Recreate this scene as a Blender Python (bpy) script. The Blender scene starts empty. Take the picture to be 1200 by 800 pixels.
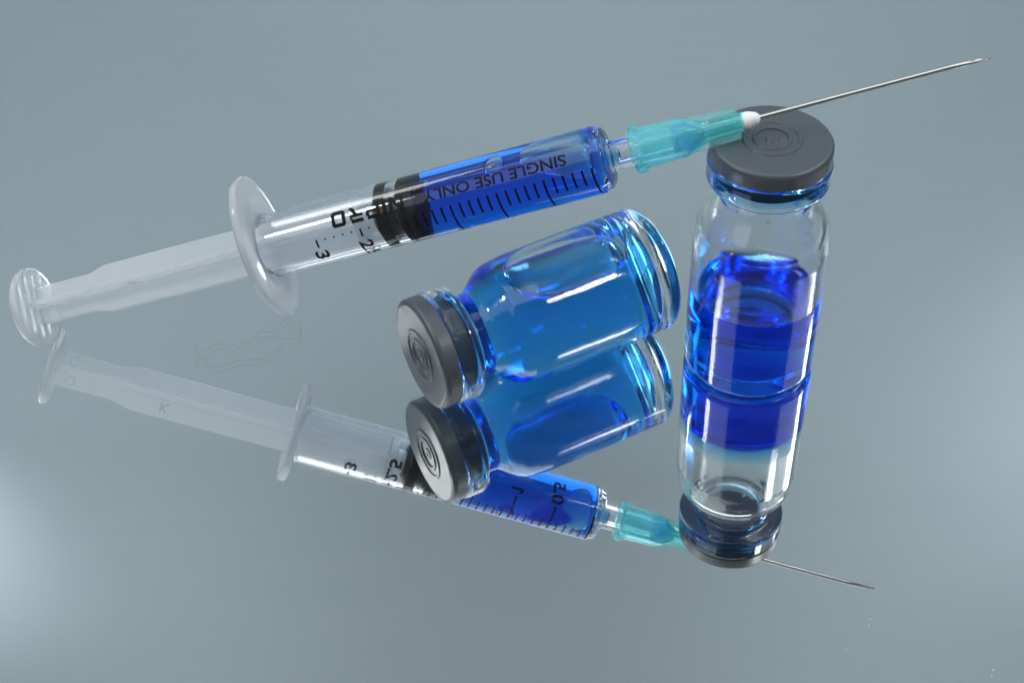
import bpy, bmesh, math, random
from mathutils import Vector, Matrix
from math import sin, cos, pi, sqrt, radians, tan

# ---------------------------------------------------------------- units
# one Blender unit is one centimetre; shapes below are written in millimetres
S = 0.1
OFF = Vector((0.0, -205.0, 0.0))            # mm, puts the group near the world origin
def W(x, y, z): return (Vector((x, y, z)) + OFF) * S
scene = bpy.context.scene
col = scene.collection

# ---------------------------------------------------------------- camera
PITCH, ROLL, CAM_H = 0.7490447, -0.0261013, 194.664
cd = bpy.data.cameras.new('camera'); cam = bpy.data.objects.new('camera', cd); col.objects.link(cam)
cp, sp, cr, sr = cos(PITCH), sin(PITCH), cos(ROLL), sin(ROLL)
fw = Vector((0, cp, -sp)); up0 = Vector((0, sp, cp)); rt0 = Vector((1, 0, 0))
rt = cr * rt0 + sr * up0; up = -sr * rt0 + cr * up0
m = Matrix((rt, up, -fw)).transposed().to_4x4(); m.translation = W(0, 0, CAM_H)
cam.matrix_world = m
cd.sensor_width = 36.0; cd.lens = 55.94; cd.clip_start = 0.5; cd.clip_end = 1000
scene.camera = cam

# ---------------------------------------------------------------- world, exposure
world = bpy.data.worlds.new('World'); scene.world = world; world.use_nodes = True
bg = world.node_tree.nodes['Background']
bg.inputs['Color'].default_value = (0.85, 0.94, 1.0, 1); bg.inputs['Strength'].default_value = 0.10
scene.view_settings.view_transform = 'Standard'; scene.view_settings.look = 'None'
scene.view_settings.exposure = 0.08; scene.view_settings.gamma = 1.0
scene.view_settings.use_curve_mapping = False
cy = scene.cycles
cy.max_bounces = 48; cy.transmission_bounces = 48; cy.glossy_bounces = 24; cy.diffuse_bounces = 4
cy.transparent_max_bounces = 24; cy.volume_bounces = 0
cy.caustics_reflective = True; cy.caustics_refractive = True; cy.blur_glossy = 0.0
cy.sample_clamp_indirect = 12.0; cy.use_denoising = True

# ---------------------------------------------------------------- lamps
AIM = Vector((0.5, 0.5, 2.0))
def lamp(name, az, el, dist, w, h, rad, color=(1, 1, 1), aim=AIM):
    l = bpy.data.lights.new(name, 'AREA'); l.shape = 'RECTANGLE'; l.size = w; l.size_y = h
    l.energy = 4.0 * w * h * rad; l.color = color
    o = bpy.data.objects.new(name, l); col.objects.link(o)
    a, e = radians(az), radians(el)
    o.location = AIM + dist * Vector((cos(e) * sin(a), cos(e) * cos(a), sin(e)))
    o.rotation_euler = (aim - o.location).to_track_quat('-Z', 'Y').to_euler()
    return o
lamp('softbox_lamp', -126, 46, 62, 36, 30, 0.75, (0.95, 0.98, 1))
lamp('flash_lamp', -107, 43, 58, 6, 9, 32.0)
lamp('softbox_lamp', 98, 46, 62, 34, 26, 0.75, (0.95, 0.98, 1))
lamp('flash_lamp', 116, 47, 58, 9, 6, 30.0)
lamp('strip_lamp', 73, 42, 58, 7, 12, 16.0)
lamp('softbox_lamp', -62, 43, 54, 11, 14, 6.5)
lamp('overhead_softbox', -110, 82, 66, 58, 58, 1.25, (0.95, 0.98, 1))
def backdrop_spot(loc, target, energy, size, soft=2.0):
    sl = bpy.data.lights.new('backdrop_fill', 'SPOT'); sl.energy = energy; sl.spot_size = radians(size); sl.spot_blend = 1.0
    sl.shadow_soft_size = soft
    so = bpy.data.objects.new('backdrop_fill', sl); col.objects.link(so); so.location = loc
    so.rotation_euler = (Vector(target) - so.location).to_track_quat('-Z', 'Y').to_euler()
backdrop_spot((-78, 28, 50), (-60, 62, 70), 165000, 46)
backdrop_spot((-25, -30, 105), (-52, 62, 100), 150000, 84, 6.0)  # this pair is added fill, only there to brighten the upper backdrop
backdrop_spot((25, -30, 105), (52, 62, 100), 150000, 84, 6.0)
backdrop_spot((80, 24, 42), (60, 62, 58), 62000, 58)
backdrop_spot((-85, -10, 80), (-46, 62, 40), 58000, 80, 6.0)  # another added pair, lifting the lower backdrop towards its left and right
backdrop_spot((85, -10, 80), (46, 62, 40), 58000, 80, 6.0)

# ---------------------------------------------------------------- materials
def new_mat(name):
    mt = bpy.data.materials.new(name); mt.use_nodes = True
    nt = mt.node_tree; nt.nodes.clear()
    out = nt.nodes.new('ShaderNodeOutputMaterial')
    return mt, nt, out
def N(nt, t, **kw):
    n = nt.nodes.new(t)
    for k, v in kw.items():
        if k in n.inputs: n.inputs[k].default_value = v
        else: setattr(n, k, v)
    return n
def noise_bump(nt, scale, strength, dist=0.02, detail=2.0, fine=None):
    tc = N(nt, 'ShaderNodeTexCoord'); no = N(nt, 'ShaderNodeTexNoise', Scale=scale, Detail=detail)
    bp = N(nt, 'ShaderNodeBump', Strength=strength, Distance=dist)
    nt.links.new(tc.outputs['Object'], no.inputs['Vector']); nt.links.new(no.outputs['Fac'], bp.inputs['Height'])
    if fine:
        n2 = N(nt, 'ShaderNodeTexNoise', Scale=fine[0], Detail=2.0); b2 = N(nt, 'ShaderNodeBump', Strength=fine[1], Distance=0.004)
        nt.links.new(tc.outputs['Object'], n2.inputs['Vector']); nt.links.new(n2.outputs['Fac'], b2.inputs['Height'])
        nt.links.new(bp.outputs['Normal'], b2.inputs['Normal']); return b2.outputs['Normal']
    return bp.outputs['Normal']
def principled(name, color, rough=0.5, metal=0.0, spec=0.5, bump=None, vary=None):
    mt, nt, out = new_mat(name)
    p = N(nt, 'ShaderNodeBsdfPrincipled', Roughness=rough, Metallic=metal)
    p.inputs['Base Color'].default_value = (*color, 1)
    p.inputs['Specular IOR Level'].default_value = spec
    if vary:
        tc = N(nt, 'ShaderNodeTexCoord'); no = N(nt, 'ShaderNodeTexNoise', Scale=vary[0], Detail=4.0)
        rp = N(nt, 'ShaderNodeMapRange'); rp.inputs['To Min'].default_value = rough - vary[1]; rp.inputs['To Max'].default_value = rough + vary[1]
        nt.links.new(tc.outputs['Object'], no.inputs['Vector']); nt.links.new(no.outputs['Fac'], rp.inputs['Value'])
        nt.links.new(rp.outputs['Result'], p.inputs['Roughness'])
    if bump: nt.links.new(noise_bump(nt, *bump), p.inputs['Normal'])
    nt.links.new(p.outputs['BSDF'], out.inputs['Surface'])
    return mt
def glass(name, color=(1, 1, 1), ior=1.5, rough=0.0, milk=0.0, milk_color=(.93, .95, .96), bump=None, trans=0.5):
    mt, nt, out = new_mat(name)
    g = N(nt, 'ShaderNodeBsdfGlass', IOR=ior, Roughness=rough); g.inputs['Color'].default_value = (*color, 1)
    if bump: nt.links.new(noise_bump(nt, *bump), g.inputs['Normal'])
    sh = g.outputs['BSDF']
    if milk > 0:
        df = N(nt, 'ShaderNodeBsdfDiffuse'); df.inputs['Color'].default_value = (*milk_color, 1)
        tl = N(nt, 'ShaderNodeBsdfTranslucent'); tl.inputs['Color'].default_value = (*milk_color, 1)
        m1 = N(nt, 'ShaderNodeMixShader'); m1.inputs['Fac'].default_value = trans
        nt.links.new(df.outputs[0], m1.inputs[1]); nt.links.new(tl.outputs[0], m1.inputs[2])
        m2 = N(nt, 'ShaderNodeMixShader'); m2.inputs['Fac'].default_value = milk
        nt.links.new(sh, m2.inputs[1]); nt.links.new(m1.outputs[0], m2.inputs[2]); sh = m2.outputs[0]
    nt.links.new(sh, out.inputs['Surface'])
    return mt
def liquid(name, color, density):
    """dyed water: the 'ior' face attribute gives the index against whatever lies outside that face"""
    mt, nt, out = new_mat(name)
    at = N(nt, 'ShaderNodeAttribute', attribute_name='ior')
    g = N(nt, 'ShaderNodeBsdfGlass', Roughness=0.0)
    nt.links.new(at.outputs['Fac'], g.inputs['IOR'])
    v = N(nt, 'ShaderNodeVolumeAbsorption', Density=density); v.inputs['Color'].default_value = (*color, 1)
    nt.links.new(g.outputs['BSDF'], out.inputs['Surface']); nt.links.new(v.outputs['Volume'], out.inputs['Volume'])
    return mt
M = {}
M['glass'] = glass('vial_glass', (0.985, 0.995, 0.99), 1.5, 0.0, bump=(8.0, 0.035, 0.02, 3.0, (34.0, 0.16)))
M['drop'] = glass('clear_water', (0.93, 0.98, 1.0), 1.333, 0.0)
M['rubber'] = principled('grey_rubber', (0.078, 0.092, 0.110), 0.36, 0, 0.5, bump=(60.0, 0.10, 0.01, 3.0), vary=(6.0, 0.08))
M['piston'] = principled('black_rubber', (0.005, 0.006, 0.008), 0.45, 0, 0.3)
M['light_liquid'] = liquid('cerulean_liquid', (0.0, 0.705, 0.9995), 1.75)
M['deep_liquid'] = liquid('ultramarine_liquid', (0.0, 0.735, 0.991), 5.2)
M['syringe_liquid'] = liquid('royal_blue_liquid', (0.0, 0.65, 0.992), 7.2)
M['hub_liquid'] = liquid('cerulean_hub_liquid', (0.0, 0.66, 0.99), 3.5)
M['film_liquid'] = liquid('teal_film', (0.0, 0.66, 0.95), 10.0)
M['barrel'] = glass('clear_polypropylene', (0.985, 0.99, 1.0), 1.49, 0.02, milk=0.022, bump=(6.0, 0.02, 0.02, 2.0))
M['flange'] = glass('milky_polypropylene', (0.97, 0.985, 1.0), 1.49, 0.10, milk=0.34, bump=(10.0, 0.05, 0.02, 2.0))
M['plunger'] = glass('frosted_polypropylene', (0.97, 0.985, 1.0), 1.30, 0.25, milk=0.46, bump=(14.0, 0.015, 0.02, 2.0))
M['hub'] = glass('teal_polypropylene', (0.80, 1.0, 1.0), 1.40, 0.05, milk=0.25, milk_color=(0.38, 1.0, 1.0), bump=(12.0, 0.05, 0.02, 2.0))
M['fin'] = glass('teal_polypropylene_thin', (0.88, 0.99, 0.985), 1.35, 0.10, milk=0.22, milk_color=(0.45, 1.0, 1.0))
M['epoxy'] = principled('white_epoxy', (0.85, 0.87, 0.88), 0.45)
M['steel'] = principled('needle_steel', (0.66, 0.64, 0.61), 0.30, 1.0, bump=(80.0, 0.05, 0.005, 2.0))
M['ink'] = principled('black_ink', (0.004, 0.004, 0.005), 0.6, 0, 0.2)
M['faint_ink'] = principled('faint_blue_moulding', (0.25, 0.35, 0.45), 0.4)
M['dust'] = principled('pale_dust', (0.75, 0.78, 0.8), 0.9)
M['fibre'] = principled('dark_red_fibre', (0.34, 0.03, 0.05), 0.8)
M['backdrop'] = principled('grey_card', (0.515, 0.615, 0.668), 0.9, 0, 0.1)
mt, nt, out = new_mat('mirror_glass')
g = N(nt, 'ShaderNodeBsdfGlass', IOR=1.5, Roughness=0.0); g.inputs['Color'].default_value = (0.985, 0.995, 0.995, 1)
df = N(nt, 'ShaderNodeBsdfDiffuse'); df.inputs['Color'].default_value = (0.8, 0.82, 0.84, 1)
tc = N(nt, 'ShaderNodeTexCoord'); mp = N(nt, 'ShaderNodeMapping'); mp.inputs['Scale'].default_value = (0.5, 2.2, 1); mp.inputs['Rotation'].default_value = (0, 0, 0.5)
n1 = N(nt, 'ShaderNodeTexNoise', Scale=0.9, Detail=9.0, Roughness=0.65)
rp = N(nt, 'ShaderNodeMapRange'); rp.inputs['From Min'].default_value = 0.42; rp.inputs['From Max'].default_value = 0.8; rp.inputs['To Max'].default_value = 0.018
mx = N(nt, 'ShaderNodeMixShader')
nt.links.new(tc.outputs['Object'], mp.inputs['Vector']); nt.links.new(mp.outputs[0], n1.inputs['Vector']); nt.links.new(n1.outputs['Fac'], rp.inputs['Value'])
nt.links.new(rp.outputs['Result'], mx.inputs['Fac']); nt.links.new(g.outputs[0], mx.inputs[1]); nt.links.new(df.outputs[0], mx.inputs[2])
nt.links.new(mx.outputs[0], out.inputs['Surface']); M['mirror_glass'] = mt
mt, nt, out = new_mat('silvering')
g = N(nt, 'ShaderNodeBsdfGlossy', Roughness=0.0); g.inputs['Color'].default_value = (0.86, 0.88, 0.885, 1)
nt.links.new(g.outputs[0], out.inputs['Surface']); M['silver'] = mt

# ---------------------------------------------------------------- object helpers
def tag(o, label=None, cat=None, group=None, kind=None):
    if label: o['label'] = label
    if cat: o['category'] = cat
    if group: o['group'] = group
    if kind: o['kind'] = kind
    return o
def empty(name, matrix):
    o = bpy.data.objects.new(name, None); col.objects.link(o); o.empty_display_size = 0.3
    o.matrix_world = matrix; return o
def mk(name, verts, faces, mat, parent=None, smooth=True, ior=None):
    me = bpy.data.meshes.new(name)
    me.from_pydata([Vector(v) * S for v in verts], [], faces)
    if smooth: me.polygons.foreach_set('use_smooth', [True] * len(me.polygons))
    if ior is not None:
        a = me.attributes.new('ior', 'FLOAT', 'FACE'); a.data.foreach_set('value', ior)
    for x in (mat if isinstance(mat, (list, tuple)) else [mat]): me.materials.append(x)
    me.update()
    o = bpy.data.objects.new(name, me); col.objects.link(o)
    if parent: o.parent = parent
    return o
def rounded(pts, radii, n=5):
    """round the corners of an (r, z) polyline"""
    res = []
    for i, p in enumerate(pts):
        r = radii.get(i, 0) if isinstance(radii, dict) else radii
        if r <= 0 or i in (0, len(pts) - 1): res.append(p); continue
        p = Vector(p); a = Vector(pts[i - 1]) - p; b = Vector(pts[i + 1]) - p
        la, lb = a.length, b.length; a /= la; b /= lb
        ang = math.acos(max(-1, min(1, a.dot(b))))
        if ang > 3.1: res.append(tuple(p)); continue
        t = min(r / tan(ang / 2), la * 0.49, lb * 0.49); rr = t * tan(ang / 2)
        c = p + (a + b).normalized() * (rr / sin(ang / 2))
        A = p + a * t - c; B = p + b * t - c
        tot = A.angle_signed(B)
        for k in range(n + 1):
            th = -tot * k / n
            res.append((c.x + A.x * cos(th) - A.y * sin(th), c.y + A.x * sin(th) + A.y * cos(th)))
    return res
def lathe_data(profile, n=96):
    """profile (r, z) run counter-clockwise round the solid: faces point out of it"""
    v, f, seg, rows = [], [], [], []
    # support loops near the ends of long segments keep the smooth shading of straight walls true
    pts, own = [profile[0]], []
    for i in range(len(profile) - 1):
        a, b = Vector(profile[i]), Vector(profile[i + 1]); L = (b - a).length
        if L > 0.8:
            for t in (0.12 / L, 1 - 0.12 / L): pts.append(tuple(a.lerp(b, t))); own.append(i)
        pts.append(profile[i + 1]); own.append(i)
    for r, z in pts:
        if r < 1e-6: rows.append([len(v)]); v.append((0, 0, z))
        else:
            rows.append(list(range(len(v), len(v) + n)))
            v += [(r * cos(2 * pi * j / n), r * sin(2 * pi * j / n), z) for j in range(n)]
    for i in range(len(rows) - 1):
        a, b = rows[i], rows[i + 1]
        for j in range(n):
            k = (j + 1) % n
            if len(a) == 1 and len(b) == 1: continue
            if len(a) == 1: f.append((a[0], b[k], b[j]))
            elif len(b) == 1: f.append((a[j], a[k], b[0]))
            else: f.append((a[j], a[k], b[k], b[j]))
            seg.append(own[i])
    return v, f, seg
def lathe(name, profile, mat, parent=None, n=96, ior=None):
    v, f, seg = lathe_data(profile, n)
    return mk(name, v, f, mat, parent, ior=[ior[s] for s in seg] if ior else None)
def bubble(zc, L, Wd, hflat, Rt, depth, e=0.55, n=40, mirror=1.0):
    """an air bubble under the wall of a round cavity: local +X is up, Z runs along the axis; faces point inwards"""
    v, f = [], []
    for i in range(n + 1):
        ph = -pi / 2 + pi * i / n
        a = math.copysign(abs(sin(ph)) ** e, sin(ph)); rho = max(abs(cos(ph)), 1e-4) ** e
        z = zc + a * L / 2
        for j in range(n):
            lo = 2 * pi * j / n
            y = rho * math.copysign(abs(cos(lo)) ** 0.92, cos(lo)) * Wd(z) / 2
            w = rho * math.copysign(abs(sin(lo)) ** 0.92, sin(lo)); h = hflat(z)
            x = h + (w * (sqrt(max(Rt * Rt - y * y, 0.01)) - h) if w > 0 else w * depth)
            v.append((x, y, z))
    for i in range(n):
        for j in range(n):
            k = (j + 1) % n
            f.append((i * n + j, i * n + k, (i + 1) * n + k, (i + 1) * n + j))
    vol = 0
    for q in f:
        A, B, C, D = (Vector(v[i]) for i in q); vol += A.dot(B.cross(C)) + A.dot(C.cross(D))
    if vol > 0: f = [tuple(reversed(q)) for q in f]
    return v, f
def merge(*parts):
    V, F, I = [], [], []
    for v, f, i in parts:
        o = len(V); V += v; F += [tuple(x + o for x in q) for q in f]; I += i
    return V, F, I

# ---------------------------------------------------------------- the mirror and what it reflects
GT, GB = 0.76, -0.38        # glass top and silvering (mm): seen through the glass the mirror plane lies at z = 0
X0, X1, Y0, Y1 = -330, 330, -40, 480
mv = [W(x, y, z) / S for z in (GB, GT) for x, y in ((X0, Y0), (X1, Y0), (X1, Y1), (X0, Y1))]
mir = mk('mirror', mv, [(0, 3, 2, 1), (4, 5, 6, 7), (0, 1, 5, 4), (1, 2, 6, 5), (2, 3, 7, 6), (3, 0, 4, 7)], [M['mirror_glass'], M['silver']], smooth=False)
mir.data.polygons[0].material_index = 1
tag(mir, kind='structure', label='flat grey mirror that the vials and the syringe stand on and reflect in')
BY = 62.0
bv = []; bf = []
prof = [(-30, -6.0), (40, -6.0), (BY - 12, -5.9)]
for k in range(9):
    t = pi / 2 * k / 8; prof.append((BY - 12 + 12 * sin(t), 6 - 12 * cos(t)))
prof += [(BY, 40), (BY, 90), (BY, 170)]
for y, z in prof: bv += [(-190 / S, y / S, z / S), (190 / S, y / S, z / S)]
for i in range(len(prof) - 1): bf.append((2 * i, 2 * i + 1, 2 * i + 3, 2 * i + 2))
bd = mk('backdrop', bv, bf, M['backdrop'])
tag(bd, kind='structure', label='plain grey backdrop sweep behind the mirror')

# ---------------------------------------------------------------- vials
RB = 11.3          # body radius
LIP_R = 10.0
def outer_profile():
    pts = [(0, 1.0), (6.0, 0.75), (8.6, 0.0), (RB, 0.0), (RB + 0.05, 12), (RB - 0.1, 26.0), (RB - 0.6, 31.0), (7.4, 35.2), (7.3, 38.6), (LIP_R, 39.0), (LIP_R, 43.4), (6.3, 43.4)]
    return rounded(pts, {1: 3, 2: 0.8, 3: 2.2, 5: 8.0, 6: 5.0, 7: 2.5, 8: 0.9, 9: 1.3, 10: 0.8}, 7)
def inner_profile(floor):
    """from the mouth down to the bottom centre"""
    pts = [(6.3, 43.4), (6.3, 34.6), (9.6, 30.4), (10.1, 25.5), (10.1, floor + .3), (0, floor)]
    return rounded(pts, {1: 2.0, 2: 4.0, 3: 6.0, 4: 2.2}, 7)
def stopper(parent):
    pts = [(0, 39.0), (5.0, 39.0), (5.65, 39.6), (5.65, 43.45), (9.75, 43.45), (9.75, 46.6), (4.75, 46.6), (4.6, 46.85), (4.2, 46.85), (4.05, 46.6),
           (3.15, 46.6), (3.0, 46.85), (2.6, 46.85), (2.45, 46.55), (1.1, 46.55), (0.95, 46.75), (0.5, 46.75), (0.35, 46.6), (0, 46.6)]
    pr = rounded(pts, {1: .5, 4: .25, 5: 0.85, 6: .12, 7: .1, 8: .1, 9: .12, 10: .12, 11: .1, 12: .1, 13: .12, 14: .1, 15: .08, 16: .08}, 4)
    return lathe('rubber_stopper', pr, M['rubber'], parent, 96)
IOR_W = 1.333 / 1.5

def vial_matrix_standing():
    return Matrix.Translation(W(41.606, 203.396, GT)) @ Matrix.Rotation(0.6, 4, 'Z')
def vial_matrix_lying():
    az = 0.486; zc = RB + GT + 0.04
    Z = -Vector((cos(az), sin(az), 0)); X = Vector((0, 0, 1)); Y = Z.cross(X)
    mm = Matrix((X, Y, Z)).transposed().to_4x4(); mm.translation = W(24.513, 214.545, zc)
    return mm

# standing vial, one third full
va = empty('glass_vial', vial_matrix_standing())
tag(va, 'upright clear glass vial, one third deep blue liquid, grey stopper under the needle hub', 'vial', 'glass vials with grey rubber stoppers')
LEVEL = 14.2
inn = inner_profile(1.9)
MEN = 2.1
men = [(10.1 - 6.5 * (k / 16) ** 2, LEVEL + MEN * math.exp(-6.5 * (k / 16) ** 2 / 1.7)) for k in range(17)]
men = [(a, b - MEN * math.exp(-6.5 / 1.7) * k / 16) for k, (a, b) in enumerate(men)] + [(2.5, LEVEL), (0, LEVEL)]
dry = [p for p in inn if p[1] > LEVEL + MEN + .02] + [men[0]]
FILM = 38.0        # below this height the neck is dry; above it a film of liquid wets the glass round the stopper
ga = lathe_data(outer_profile(), 96); gb = lathe_data([(6.3, FILM)] + [p for p in dry if p[1] < FILM], 96)
V, F, I = merge((ga[0], ga[1], ga[2]), (gb[0], gb[1], gb[2]))
mk('glass_body', V, F, M['glass'], va)
wet = [p for p in reversed(inn) if p[1] < LEVEL + MEN - .1] + men
i_wall = len(wet) - len(men)
lathe('liquid', wet, M['deep_liquid'], va, ior=[IOR_W if k < i_wall else 1.333 for k in range(len(wet) - 1)])
stopper(va)
ring = [(5.6, 39.2), (5.75, 38.7), (6.0, 38.3), (6.3, FILM), (6.3, 43.4), (5.66, 43.4), (5.6, 39.2)]
lathe('liquid_film', ring, M['film_liquid'], va, ior=[1.333, 1.333, 1.333, IOR_W, 1.333, 1.333])

def beads(name, spots, mat, parent, ior):
    V, F = [], []
    bm = bmesh.new(); bmesh.ops.create_icosphere(bm, subdivisions=2, radius=1.0); bm.verts.index_update()
    bv_ = [x.co.copy() for x in bm.verts]; bf_ = [tuple(x.index for x in q.verts) for q in bm.faces]; bm.free()
    for p, n, r_, flat in spots:
        o = len(V); n = Vector(n).normalized()
        for x in bv_: V.append(Vector(p) + (x - n * x.dot(n) * (1 - flat)) * r_)
        F += [tuple(i + o for i in q) for q in bf_]
    return tag(mk(name, V, F, mat, parent, ior=[ior] * len(F)), kind='stuff')
rd = random.Random(11)
spots = []
for k in range(34):           # splashes left on the inside of the shoulder and neck
    t = rd.uniform(0, 2 * pi); z = rd.choice((rd.uniform(20, 30), rd.uniform(30, 37.5)))
    ri = 10.1 if z < 25.5 else (9.9 if z < 28 else (9.55 if z < 29.5 else (6.3 if z > 35.5 else None)))
    if ri is None: continue
    rr = rd.uniform(.12, .38); ri -= rr * .5
    spots.append(((ri * cos(t), ri * sin(t), z), (cos(t), sin(t), 0), rr, .45))
beads('droplets', spots, M['drop'], va, 1.333)

# lying vial, full but for one long bubble
vb = empty('glass_vial', vial_matrix_lying())
tag(vb, 'glass vial lying on its side, full of bright blue liquid with one long air bubble', 'vial', 'glass vials with grey rubber stoppers')
lathe('glass_body', outer_profile(), M['glass'], vb)
wet = list(reversed(inner_profile(2.9))) + [(0, 43.4)]
lv, lf, ls = lathe_data(wet, 96)
bub = bubble(17.6, 22.5, lambda z: 12.6, lambda z: 7.4, 9.9, 1.1, 0.78)
V, F, I = merge((lv, lf, [IOR_W] * len(lf)), (bub[0], bub[1], [1.333] * len(bub[1])))
mk('liquid', V, F, M['light_liquid'], vb, ior=I)
stopper(vb)

for c in vb.children:
    for x in c.data.vertices: x.co.z *= 0.968
    c.data.update()

# ---------------------------------------------------------------- syringe
EL, AZ = 0.3413, -0.0825
d = Vector((cos(EL) * cos(AZ), cos(EL) * sin(AZ), sin(EL)))
e1 = d.cross(Vector((0, 0, 1))).normalized(); e2 = e1.cross(d)
sm = Matrix((e1, -e2, d)).transposed().to_4x4(); sm.translation = W(-84.7086, 213.5505, 7.3812 + 0.02)
sy = empty('syringe', sm)
tag(sy, 'plastic syringe of blue liquid leaning on the upright vial, teal hub and bare steel needle', 'syringe')
def P(s, th, r):
    t = radians(th); return (r * cos(t), -r * sin(t), s)
RO, RI = 5.45, 4.46
FRONT = 75.5       # where the piston ends
# barrel: outside, luer tip and the dry part of the bore
bo = rounded([(RI, 46.45), (RO + .5, 46.45), (RO, 47.6), (RO, 105.7), (4.75, 107.4), (2.45, 107.5), (2.2, 118.2), (1.1, 118.2), (1.1, 109.0)], {1: .3, 2: .6, 3: 1.0, 4: .5, 5: .3, 6: .2, 7: .2}, 5)
barrel = lathe('barrel', bo, M['barrel'], sy, 96)
v, f = [], []
for a, b in ((72.2, 70.3), (68.3, 46.45)):      # where the piston's ribs press on the wall the bore has no air behind it
    v2, f2, _ = lathe_data([(RI, a), (RI, b)], 96); f += [tuple(i + len(v) for i in q) for q in f2]; v += v2
# dry bore joined onto the same mesh
me = barrel.data; bm = bmesh.new(); bm.from_mesh(me)
vs = [bm.verts.new(Vector(x) * S) for x in v]
for q in f: bm.faces.new([vs[i] for i in q]).smooth = True
bmesh.ops.remove_doubles(bm, verts=bm.verts, dist=1e-4); bm.to_mesh(me); bm.free()
# finger flange: an oval plate with blunt tips
def oval_plate(name, a, b, phi, s0, s1, hole, mat, parent, n=96):
    v, f = [], []
    def ringp(s, grow, inner=False):
        base = len(v)
        for j in range(n):
            t = 2 * pi * j / n
            if inner: x, y = hole * cos(t), hole * sin(t)
            else:
                x = (a + grow) * math.copysign(abs(cos(t)) ** 1.08, cos(t)); y = (b + grow) * math.copysign(abs(sin(t)) ** 1.08, sin(t))
                x = max(-a * .965 - grow, min(a * .965 + grow, x))
            ang = radians(phi); X = x * cos(ang) - y * sin(ang); Y = x * sin(ang) + y * cos(ang)
            v.append((X, -Y, s))
        return base
    mid = (s0 + s1) / 2
    rs = [ringp(s0, 0, True), ringp(s0, -.3), ringp(s0 + .09, -.08), ringp(mid - .2, 0), ringp(mid + .2, 0), ringp(s1 - .09, -.08), ringp(s1, -.3), ringp(s1, 0, True)]
    for q in range(len(rs)):
        A, B = rs[q], rs[(q + 1) % len(rs)]
        for j in range(n):
            k = (j + 1) % n; f.append((A + j, B + j, B + k, A + k))
    vol = sum(Vector(v[q[0]]).dot(Vector(v[q[1]]).cross(Vector(v[q[2]]))) + Vector(v[q[0]]).dot(Vector(v[q[2]]).cross(Vector(v[q[3]]))) for q in f)
    if vol < 0: f[:] = [tuple(reversed(q)) for q in f]
    return mk(name, v, f, mat, parent)
oval_plate('finger_flange', 13.0, 9.0, 105, 45.2, 46.6, 4.5, M['flange'], sy)

# plunger: thumb rest, four fins, seat for the piston
def smooth(a, b, x):
    t = max(0, min(1, (x - a) / (b - a))); return t * t * (3 - 2 * t)
def plunger_rod():
    v, f = [], []; T = 0.5
    st = [0.4, 4, 8, 11.3] + [11.3 + .45 * k for k in range(1, 11)] + [20, 30, 40, 50, 58, 64.5]
    for s in st:
        w = 3.3 + 0.85 * smooth(11.5, 15.6, s)
        for k in range(4):
            c, sn = cos(radians(45 + 90 * k)), sin(radians(45 + 90 * k))
            for (x, y) in ((T, -T), (w - .12, -T), (w, -T + .12), (w, T - .12), (w - .12, T)):
                v.append((x * c - y * sn, -(x * sn + y * c), s))
    n = 20
    for i in range(len(st) - 1):
        for j in range(n):
            k = (j + 1) % n; f.append((i * n + j, (i + 1) * n + j, (i + 1) * n + k, i * n + k))
    f.append(tuple(range(n))); f.append(tuple(reversed(range((len(st) - 1) * n, len(st) * n))))
    me_v = v
    return me_v, f
v, f = plunger_rod()
plunger = mk('plunger', v, f, M['plunger'], sy, smooth=False)
bm = bmesh.new(); bm.from_mesh(plunger.data); bmesh.ops.recalc_face_normals(bm, faces=bm.faces); bm.to_mesh(plunger.data); bm.free()
seat = rounded([(0, 64.0), (4.0, 64.0), (4.0, 65.6), (2.2, 65.6), (2.2, 67.8), (0, 67.8)], {1: .2, 2: .2}, 3)
lathe('piston_seat', seat, M['plunger'], plunger, 64)
def thumb_rest():
    R = 7.2; n = 96; v, f = [], []; rows = []
    def row(r, z, ridged=False):
        base = len(v)
        for j in range(n):
            t = 2 * pi * j / n; x, y = r * cos(t), r * sin(t); zz = z
            if ridged:
                ang = radians(-43); u = x * cos(ang) + y * sin(ang)
                zz = z - 0.32 * max(0, min(1, (cos(u * 2 * pi / 2.25) + .6) * 0.9)) * (1 - smooth(5.4, 6.2, r))
            v.append((x, y, zz))
        rows.append(base)
    for r, z in ((2.0, .75), (5.0, .75), (6.6, .72), (R - .1, .5), (R, .15), (R, -.3), (R - .15, -.62), (R - .55, -.78)): row(r, z)
    k = 30
    for i in range(k): row(6.5 * (1 - i / k) + .02, -.78, True)
    for a, b in zip(rows, rows[1:]):
        for j in range(n):
            kk = (j + 1) % n; f.append((a + j, b + j, b + kk, a + kk))
    f.append(tuple(rows[0] + j for j in range(n))); f.append(tuple(reversed([rows[-1] + j for j in range(n)])))
    o = mk('thumb_rest', v, f, M['flange'], plunger)
    bm = bmesh.new(); bm.from_mesh(o.data); bmesh.ops.recalc_face_normals(bm, faces=bm.faces); bm.to_mesh(o.data); bm.free()
    return o
thumb_rest()
pp = rounded([(0, 67.4), (3.0, 67.4), (4.0, 68.1), (RI, 68.3), (RI, 70.3), (3.75, 70.6), (3.75, 71.9), (RI, 72.2), (RI, 75.0), (4.0, 75.4), (0, 77.0)], {1: .3, 3: .3, 4: .3, 5: .3, 6: .3, 7: .3, 8: .4, 9: .3}, 4)
lathe('piston', pp, M['piston'], sy, 96)

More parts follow.
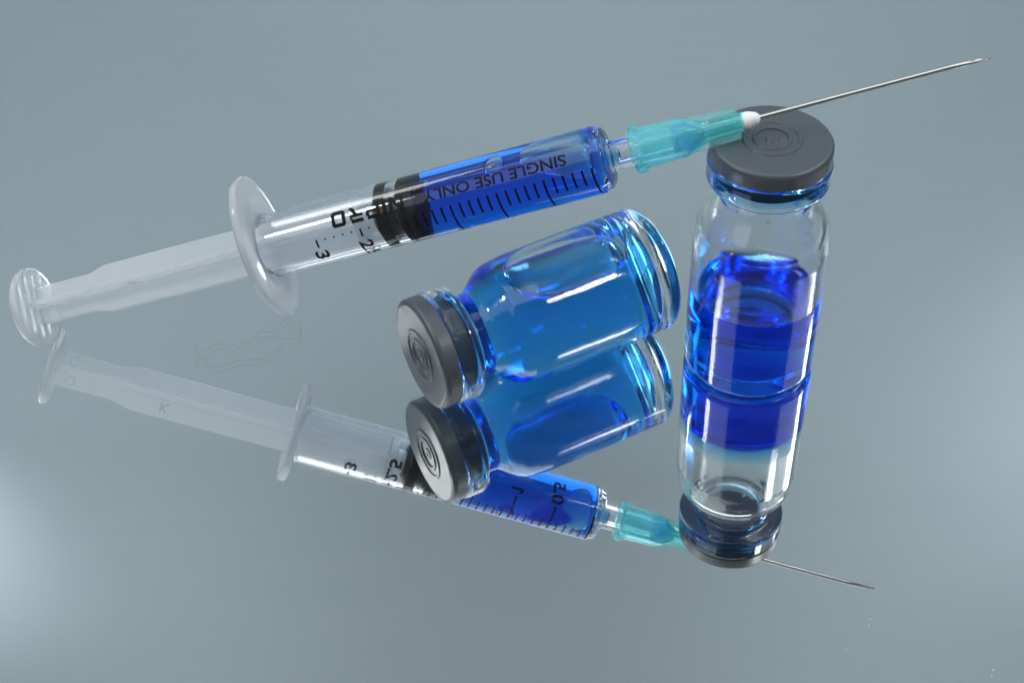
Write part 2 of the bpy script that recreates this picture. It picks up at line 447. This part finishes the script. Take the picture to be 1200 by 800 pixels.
# liquid in the barrel with two bubbles along its upper side
lp = rounded([(0, FRONT - .6), (RI, FRONT - .6), (RI, 105.6), (1.1, 106.6), (1.1, 109.2), (0, 109.0)], {2: .5, 3: .3}, 4)
lv, lf, ls = lathe_data(lp, 96)
li = [1.333 if s == 0 or s == len(lp) - 2 else 1.333 / 1.49 for s in ls]
def to_up(b):          # bubble frame (+X up) to the syringe frame, where up is -Y (turned a little towards the camera)
    ang = radians(90 - 4)
    return [(x * cos(ang) + y * sin(ang), -(x * sin(ang) - y * cos(ang)), z) for x, y, z in b]
def end_h(z): return 4.0 - (z - 94.0) * tan(EL)
b1 = bubble(99.6, 11.4, lambda z: 2 * sqrt(max(4.3 ** 2 - end_h(z) ** 2, .3)), end_h, 4.36, 0.5, 0.42)
b2 = bubble(89.4, 3.6, lambda z: 3.6, lambda z: 3.8, 4.36, 0.8, 0.9)
b3 = bubble(77.6, 1.2, lambda z: 1.2, lambda z: 4.0, 4.36, 0.4, 0.9, 16)
def fix(v, f):
    vol = sum(Vector(v[q[0]]).dot(Vector(v[q[1]]).cross(Vector(v[q[2]]))) + Vector(v[q[0]]).dot(Vector(v[q[2]]).cross(Vector(v[q[3]]))) for q in f)
    return [tuple(reversed(q)) for q in f] if vol > 0 else f
pa = [(lv, lf, li)]
for b in (b1, b2, b3):
    vv = to_up(b[0]); ff = fix(vv, b[1]); pa.append((vv, ff, [1.333] * len(ff)))
V, F, I = merge(*pa)
mk('liquid', V, F, M['syringe_liquid'], sy, ior=I)

# needle hub
ho = [(2.35, 119.0), (2.35, 111.5), (3.95, 111.5), (3.95, 112.7), (3.4, 113.1), (3.15, 119.6), (1.75, 123.2), (1.5, 129.6), (0.7, 129.6), (0.7, 123.0), (2.35, 120.6), (2.35, 119.0)]
hub = lathe('needle_hub', rounded(ho, {1: .2, 2: .5, 3: .5, 4: .3, 5: 1.6, 6: 2.0, 7: .15, 8: .1, 9: .8, 10: .4}, 5), M['hub'], sy, 72)
hl = rounded([(0, 118.6), (2.3, 118.6), (2.3, 120.6), (0.68, 122.9), (0, 122.9)], {2: .3, 3: .2}, 3)
lathe('liquid', hl, M['hub_liquid'], hub, 64, ior=[1.333] * (len(hl) - 1))
hf = [(2.29, 113.6), (2.34, 113.6), (2.34, 116.6), (2.29, 116.6), (2.29, 113.6)]
lathe('liquid_film', [(2.24, 113.8), (2.34, 113.8), (2.34, 116.6), (2.24, 116.6), (2.24, 113.8)], M['syringe_liquid'], hub, 64, ior=[1.333] * 4)
for k in range(4):
    a = radians(45 + 90 * k); c, s_ = cos(a), sin(a); T = 0.22
    pr = [(1.3, 119.0), (3.1, 119.0), (2.75, 122.0), (2.6, 125.5), (2.45, 128.6), (1.3, 128.8)]
    v = [(x * c - T * q * s_, -(x * s_ + T * q * c), z) for q in (-1, 1) for x, z in pr]
    n = len(pr); f = [tuple(range(n)), tuple(reversed(range(n, 2 * n)))] + [(j, j + n, (j + 1) % n + n, (j + 1) % n) for j in range(n)]
    o = mk('hub_fin', v, f, M['fin'], hub, smooth=False)
    bm = bmesh.new(); bm.from_mesh(o.data); bmesh.ops.recalc_face_normals(bm, faces=bm.faces); bm.to_mesh(o.data); bm.free()
lathe('epoxy_bead', rounded([(0, 129.2), (1.42, 129.2), (1.42, 130.2), (0.95, 131.6), (0.35, 132.1), (0, 132.1)], {2: .6, 3: .6}, 5), M['epoxy'], hub, 48)
# needle: a steel tube cut at a slant
def needle():
    n = 32; R, r = 0.37, 0.21; v, f = [], []
    def rng(rad, s, cut=0.0):
        b = len(v)
        for j in range(n):
            t = 2 * pi * j / n; x, y = rad * cos(t), rad * sin(t)
            v.append((x, y, s + cut * (y / R)))
        return b
    rows = [rng(R, 129.5), rng(R, 145), rng(R, 161), rng(R, 165.2, 1.7), rng(r, 165.2, 1.7), rng(r, 150)]
    for a, b in zip(rows, rows[1:]):
        for j in range(n):
            k = (j + 1) % n; f.append((a + j, a + k, b + k, b + j))
    return mk('needle', v, f, M['steel'], sy)
nd = needle()
nd.data.materials.append(M['steel'])

# ---------------------------------------------------------------- print on the barrel
RP = RO + 0.012
def text_polys(body, bold=0.0):
    c = bpy.data.curves.new('lettering', 'FONT'); c.body = body; c.size = 1.0; c.fill_mode = 'FRONT'; c.offset = bold; c.resolution_u = 4
    o = bpy.data.objects.new('lettering', c); col.objects.link(o)
    dg = bpy.context.evaluated_depsgraph_get(); me = bpy.data.meshes.new_from_object(o.evaluated_get(dg))
    v = [tuple(x.co[:2]) for x in me.vertices]; f = [tuple(p.vertices) for p in me.polygons]
    bpy.data.objects.remove(o); bpy.data.curves.remove(c); bpy.data.meshes.remove(me)
    return v, f
def fit_box(v, w, h):
    x0, x1 = min(a for a, b in v), max(a for a, b in v); y0, y1 = min(b for a, b in v), max(b for a, b in v)
    return [((a - x0) / (x1 - x0) * w, (b - y0) / (y1 - y0) * h) for a, b in v]
def rects(lst):
    v, f = [], []
    for x0, y0, x1, y1 in lst:
        b = len(v); v += [(x0, y0), (x1, y0), (x1, y1), (x0, y1)]; f.append((b, b + 1, b + 2, b + 3))
    return v, f
def wrap(items, mapping, name, mat, parent, bend_axis):
    """flat polygons cut into narrow strips across the bend, then laid on the barrel"""
    bm = bmesh.new()
    for v, f in items:
        vs = [bm.verts.new((a, b, 0)) for a, b in v]
        for q in f:
            try: bm.faces.new([vs[i] for i in q])
            except ValueError: pass
    lo = min(x.co[bend_axis] for x in bm.verts); hi = max(x.co[bend_axis] for x in bm.verts)
    k = lo + 0.35
    while k < hi:
        pc = Vector((0, 0, 0)); pn = Vector((0, 0, 0)); pc[bend_axis] = k; pn[bend_axis] = 1
        bmesh.ops.bisect_plane(bm, geom=bm.verts[:] + bm.edges[:] + bm.faces[:], plane_co=pc, plane_no=pn); k += 0.35
    bm.verts.ensure_lookup_table()
    v = [mapping(x.co.x, x.co.y) for x in bm.verts]; bm.verts.index_update()
    f = [tuple(x.index for x in q.verts) for q in bm.faces]; bm.free()
    return mk(name, v, f, mat, parent)
deg = 180 / pi / RP
def along(s0, th0):      # reads from the needle towards the plunger, letter tops turned downwards
    return lambda x, y: P(s0 - x, th0 - y * deg, RP)
def across(s0, th0):     # reads downwards round the barrel, letter tops towards the needle
    return lambda x, y: P(s0 + y, th0 - x * deg, RP)
tv, tf = text_polys('SINGLE USE ONLY', 0.016)
wrap([(fit_box(tv, 24.4, 1.85), tf)], along(101.7, 58.5), 'printed_lettering', M['ink'], barrel, 1)
def frame(x0, y0, x1, y1, t):
    return [(x0, y0, x1, y0 + t), (x0, y1 - t, x1, y1), (x0, y0 + t, x0 + t, y1 - t), (x1 - t, y0 + t, x1, y1 - t)]
H_ = 2.7; T_ = 0.62
def brand():
    it = []
    # N
    it.append(rects([(0, 0, T_, H_), (2.0, 0, 2.0 + T_, H_)])); it.append(([(T_, H_), (T_, H_ - .95), (2.0, 0), (2.0, .95)], [(0, 1, 2, 3)]))
    # I
    it.append(rects([(3.1, 0, 3.1 + T_ + .1, H_)]))
    # P
    it.append(rects([(4.3, 0, 4.3 + T_, H_), (4.86, H_ - T_, 6.6, H_), (6.6 - T_ + .2, H_ - 1.5 + .4, 6.8, H_ - T_), (4.86, H_ - 1.5 - .1, 6.7, H_ - 1.5 + .4)]))
    # R
    it.append(rects([(7.35, H_ - T_, 9.5, H_), (9.2, H_ - 1.25 + .35, 9.75, H_ - T_), (7.35, H_ - 1.35 - .1, 9.7, H_ - 1.35 + .4)]))
    it.append(([(8.2, H_ - 1.45), (8.95, H_ - 1.45), (9.85, 0), (9.05, 0)], [(0, 1, 2, 3)]))
    # O
    it.append(rects([(10.45 + .25, 0, 12.95 - .25, T_), (10.45 + .25, H_ - T_, 12.95 - .25, H_), (10.45, .25, 10.45 + .62, H_ - .25), (12.95 - .62, .25, 12.95, H_ - .25)]))
    return it
wrap(brand(), along(73.9, 64.0), 'printed_brand', M['ink'], barrel, 1)
# graduations: 15.96 mm to the millilitre
ZERO = 105.35; PER = 15.96
ticks = []
for k in range(31):
    s = ZERO - PER * k / 10
    if k <= 20:
        ticks.append((s, 24.3, -41.0 if k % 5 == 0 else -5.0, 0.17))
    elif k % 5 == 0: ticks.append((s, 24.3, 9.3, .17))
    else: ticks.append((s, 23.4, 20.3, .15))
for s, a, b, w in ticks:
    wrap([rects([(s - w, -a / deg, s + w, -b / deg)])], lambda x, y: P(x, -y * deg, RP), 'graduation_mark', M['ink'], barrel, 1)
for txt, k, th, hgt in (('0.5', 5, -45, 2.5), ('1', 10, -45, 2.5), ('1.5', 15, -45, 2.5), ('2', 20, -45, 2.5), ('2.5', 25, 1.5, 2.4), ('3', 30, 2.5, 2.4)):
    v, f = text_polys(txt, 0.03)
    v = fit_box(v, {1: 1.9, 3: 4.7}[len(txt)], hgt)
    if txt == '1': v, f = [(.75, 0), (1.15, 0), (1.15, 2.5), (.75, 2.5), (.1, 1.95), (.1, 1.5), (.75, 1.95)], [(0, 1, 2, 3, 6), (6, 3, 4, 5)]
    s0 = ZERO - PER * k / 10 - hgt / 2      # x stays the reading direction
    wrap([([(a - th / deg, b + s0) for a, b in v], f)], lambda x, y: P(y, -x * deg, RP), 'printed_numeral', M['ink'], barrel, 0)
# moulding marks on the lower face of the plunger: two ejector rings and a raised letter
def on_fin(w, s, h):            # w along the fin at 45 degrees, h off its lower face
    a = radians(45); n = radians(-45)
    X = w * cos(a) + h * cos(n); Y = w * sin(a) + h * sin(n)
    return (X, -Y, s)
for w0 in (1.85, -1.85):
    v, f = [], []
    for k in range(28):
        t = 2 * pi * k / 28
        for q in range(6):
            u = 2 * pi * q / 6; rr = .85 + .13 * cos(u)
            v.append(on_fin(w0 + rr * cos(t), 3.6 + rr * sin(t), .5 + .1 * sin(u)))
    for k in range(28):
        for q in range(6):
            f.append((k * 6 + q, ((k + 1) % 28) * 6 + q, ((k + 1) % 28) * 6 + (q + 1) % 6, k * 6 + (q + 1) % 6))
    mk('ejector_mark', v, f, M['flange'], plunger)
tv, tf = text_polys('K', 0.012); tv = fit_box(tv, 1.7, 2.0); n = len(tv)
v = [on_fin(1.1 + y, 20.6 + x, h) for h in (.42, .64) for x, y in tv]
ec = {}
for q in tf:
    for a, b in zip(q, q[1:] + q[:1]): ec[(a, b)] = ec.get((b, a), 0); ec[(a, b)] = 1
f = [tuple(reversed(q)) for q in tf] + [tuple(i + n for i in q) for q in tf]
f += [(a, b, b + n, a + n) for (a, b) in ec if (b, a) not in ec]
mk('raised_letter', v, f, M['flange'], plunger, smooth=False)

# ---------------------------------------------------------------- dust and a stray fibre on the mirror
rnd = random.Random(5)
def ground(px, py):      # where the photograph's pixel meets the glass (1200 x 800 frame)
    f_ = 1864.72; D = fw + rt * ((px - 600) / f_) - up * ((py - 400) / f_)
    t = (CAM_H - GT) / -D.z; return Vector((0, 0, CAM_H)) + D * t
path = [(346, 367), (340, 371), (328, 380), (325, 388), (322, 389), (306, 389), (302, 390), (298, 399), (292, 402), (285, 403), (281, 407), (276, 411), (272, 410), (263, 404), (256, 402), (250, 404), (246, 409), (240, 412), (233, 411), (227, 406), (226, 403), (230, 396)]
path2 = [(351, 379), (344, 379), (340, 375)]
path3 = [(352, 386), (352, 394), (347, 400), (340, 396), (331, 396), (329, 401), (328, 406), (318, 415), (305, 421), (296, 422), (280, 422), (268, 426), (257, 431), (250, 430), (242, 421), (231, 418), (229, 426)]
def thread(paths, r, name, mat):
    cu = bpy.data.curves.new(name, 'CURVE'); cu.dimensions = '3D'; cu.bevel_depth = r * S; cu.bevel_resolution = 1; cu.resolution_u = 4
    for pth in paths:
        sp_ = cu.splines.new('NURBS'); sp_.points.add(len(pth) - 1); sp_.use_endpoint_u = True; sp_.order_u = 3
        for q, (x, y) in zip(sp_.points, pth):
            g_ = ground(x, y); q.co = (*(W(g_.x, g_.y, GT + r + .02)), 1)
    o = bpy.data.objects.new(name, cu); col.objects.link(o)
    dg = bpy.context.evaluated_depsgraph_get(); me = bpy.data.meshes.new_from_object(o.evaluated_get(dg)); bpy.data.objects.remove(o)
    me.materials.clear(); me.materials.append(mat)
    o = bpy.data.objects.new(name, me); col.objects.link(o); return o
loop = path3[::-1] + path2[:1] + path
fb = thread([[(351, 379), (352, 386)] + path3[1:] , [(351, 379), (344, 379), (338, 376)] + path[1:]], 0.015, 'fibre', M['fibre'])
tag(fb, 'thin reddish thread curled on the mirror below the finger flange', 'thread')
dv, df = [], []
def speck(x, y, r):
    g_ = ground(x, y); b = len(dv); c = W(g_.x, g_.y, GT) / S + Vector((0, 0, r * .6))
    a0 = rnd.random() * 6; st = 1 + rnd.random() * .8
    for q in range(5):
        t = a0 + q * 2 * pi / 5; dv.append(c + Vector((r * st * cos(t) * rnd.uniform(.7, 1.2), r * sin(t) * rnd.uniform(.7, 1.2), 0)))
    dv.append(c + Vector((0, 0, r * .6))); dv.append(c - Vector((0, 0, r * .55)))
    for q in range(5):
        k = (q + 1) % 5; df.append((b + q, b + k, b + 5)); df.append((b + k, b + q, b + 6))
for x, y, r in ((302, 373, .12), (416, 618, .12), (260, 682, .1), (252, 520, .09), (121, 620, .08), (138, 570, .09), (255, 605, .1), (290, 560, .07), (380, 680, .08), (280, 738, .08), (1173, 548, .1), (1004, 663, .1),
                (757, 697, .09), (1020, 725, .11), (992, 760, .1), (1094, 726, .09), (1164, 785, .13), (1170, 795, .1), (860, 755, .08), (746, 758, .08), (455, 42, .06), (512, 60, .07), (445, 322, .07), (448, 368, .08), (451, 355, .06),
                (160, 380, .07), (9, 252, .08), (390, 168, .06), (1045, 662, .09), (1120, 430, .06)):
    speck(x, y, r * .8)
for k in range(130): speck(rnd.uniform(0, 1200), rnd.uniform(20, 800), rnd.choice((.025, .03, .04, .05, .065)))
du = mk('dust', dv, df, M['dust'], smooth=False); tag(du, kind='stuff', label='pale dust specks scattered on the mirror')
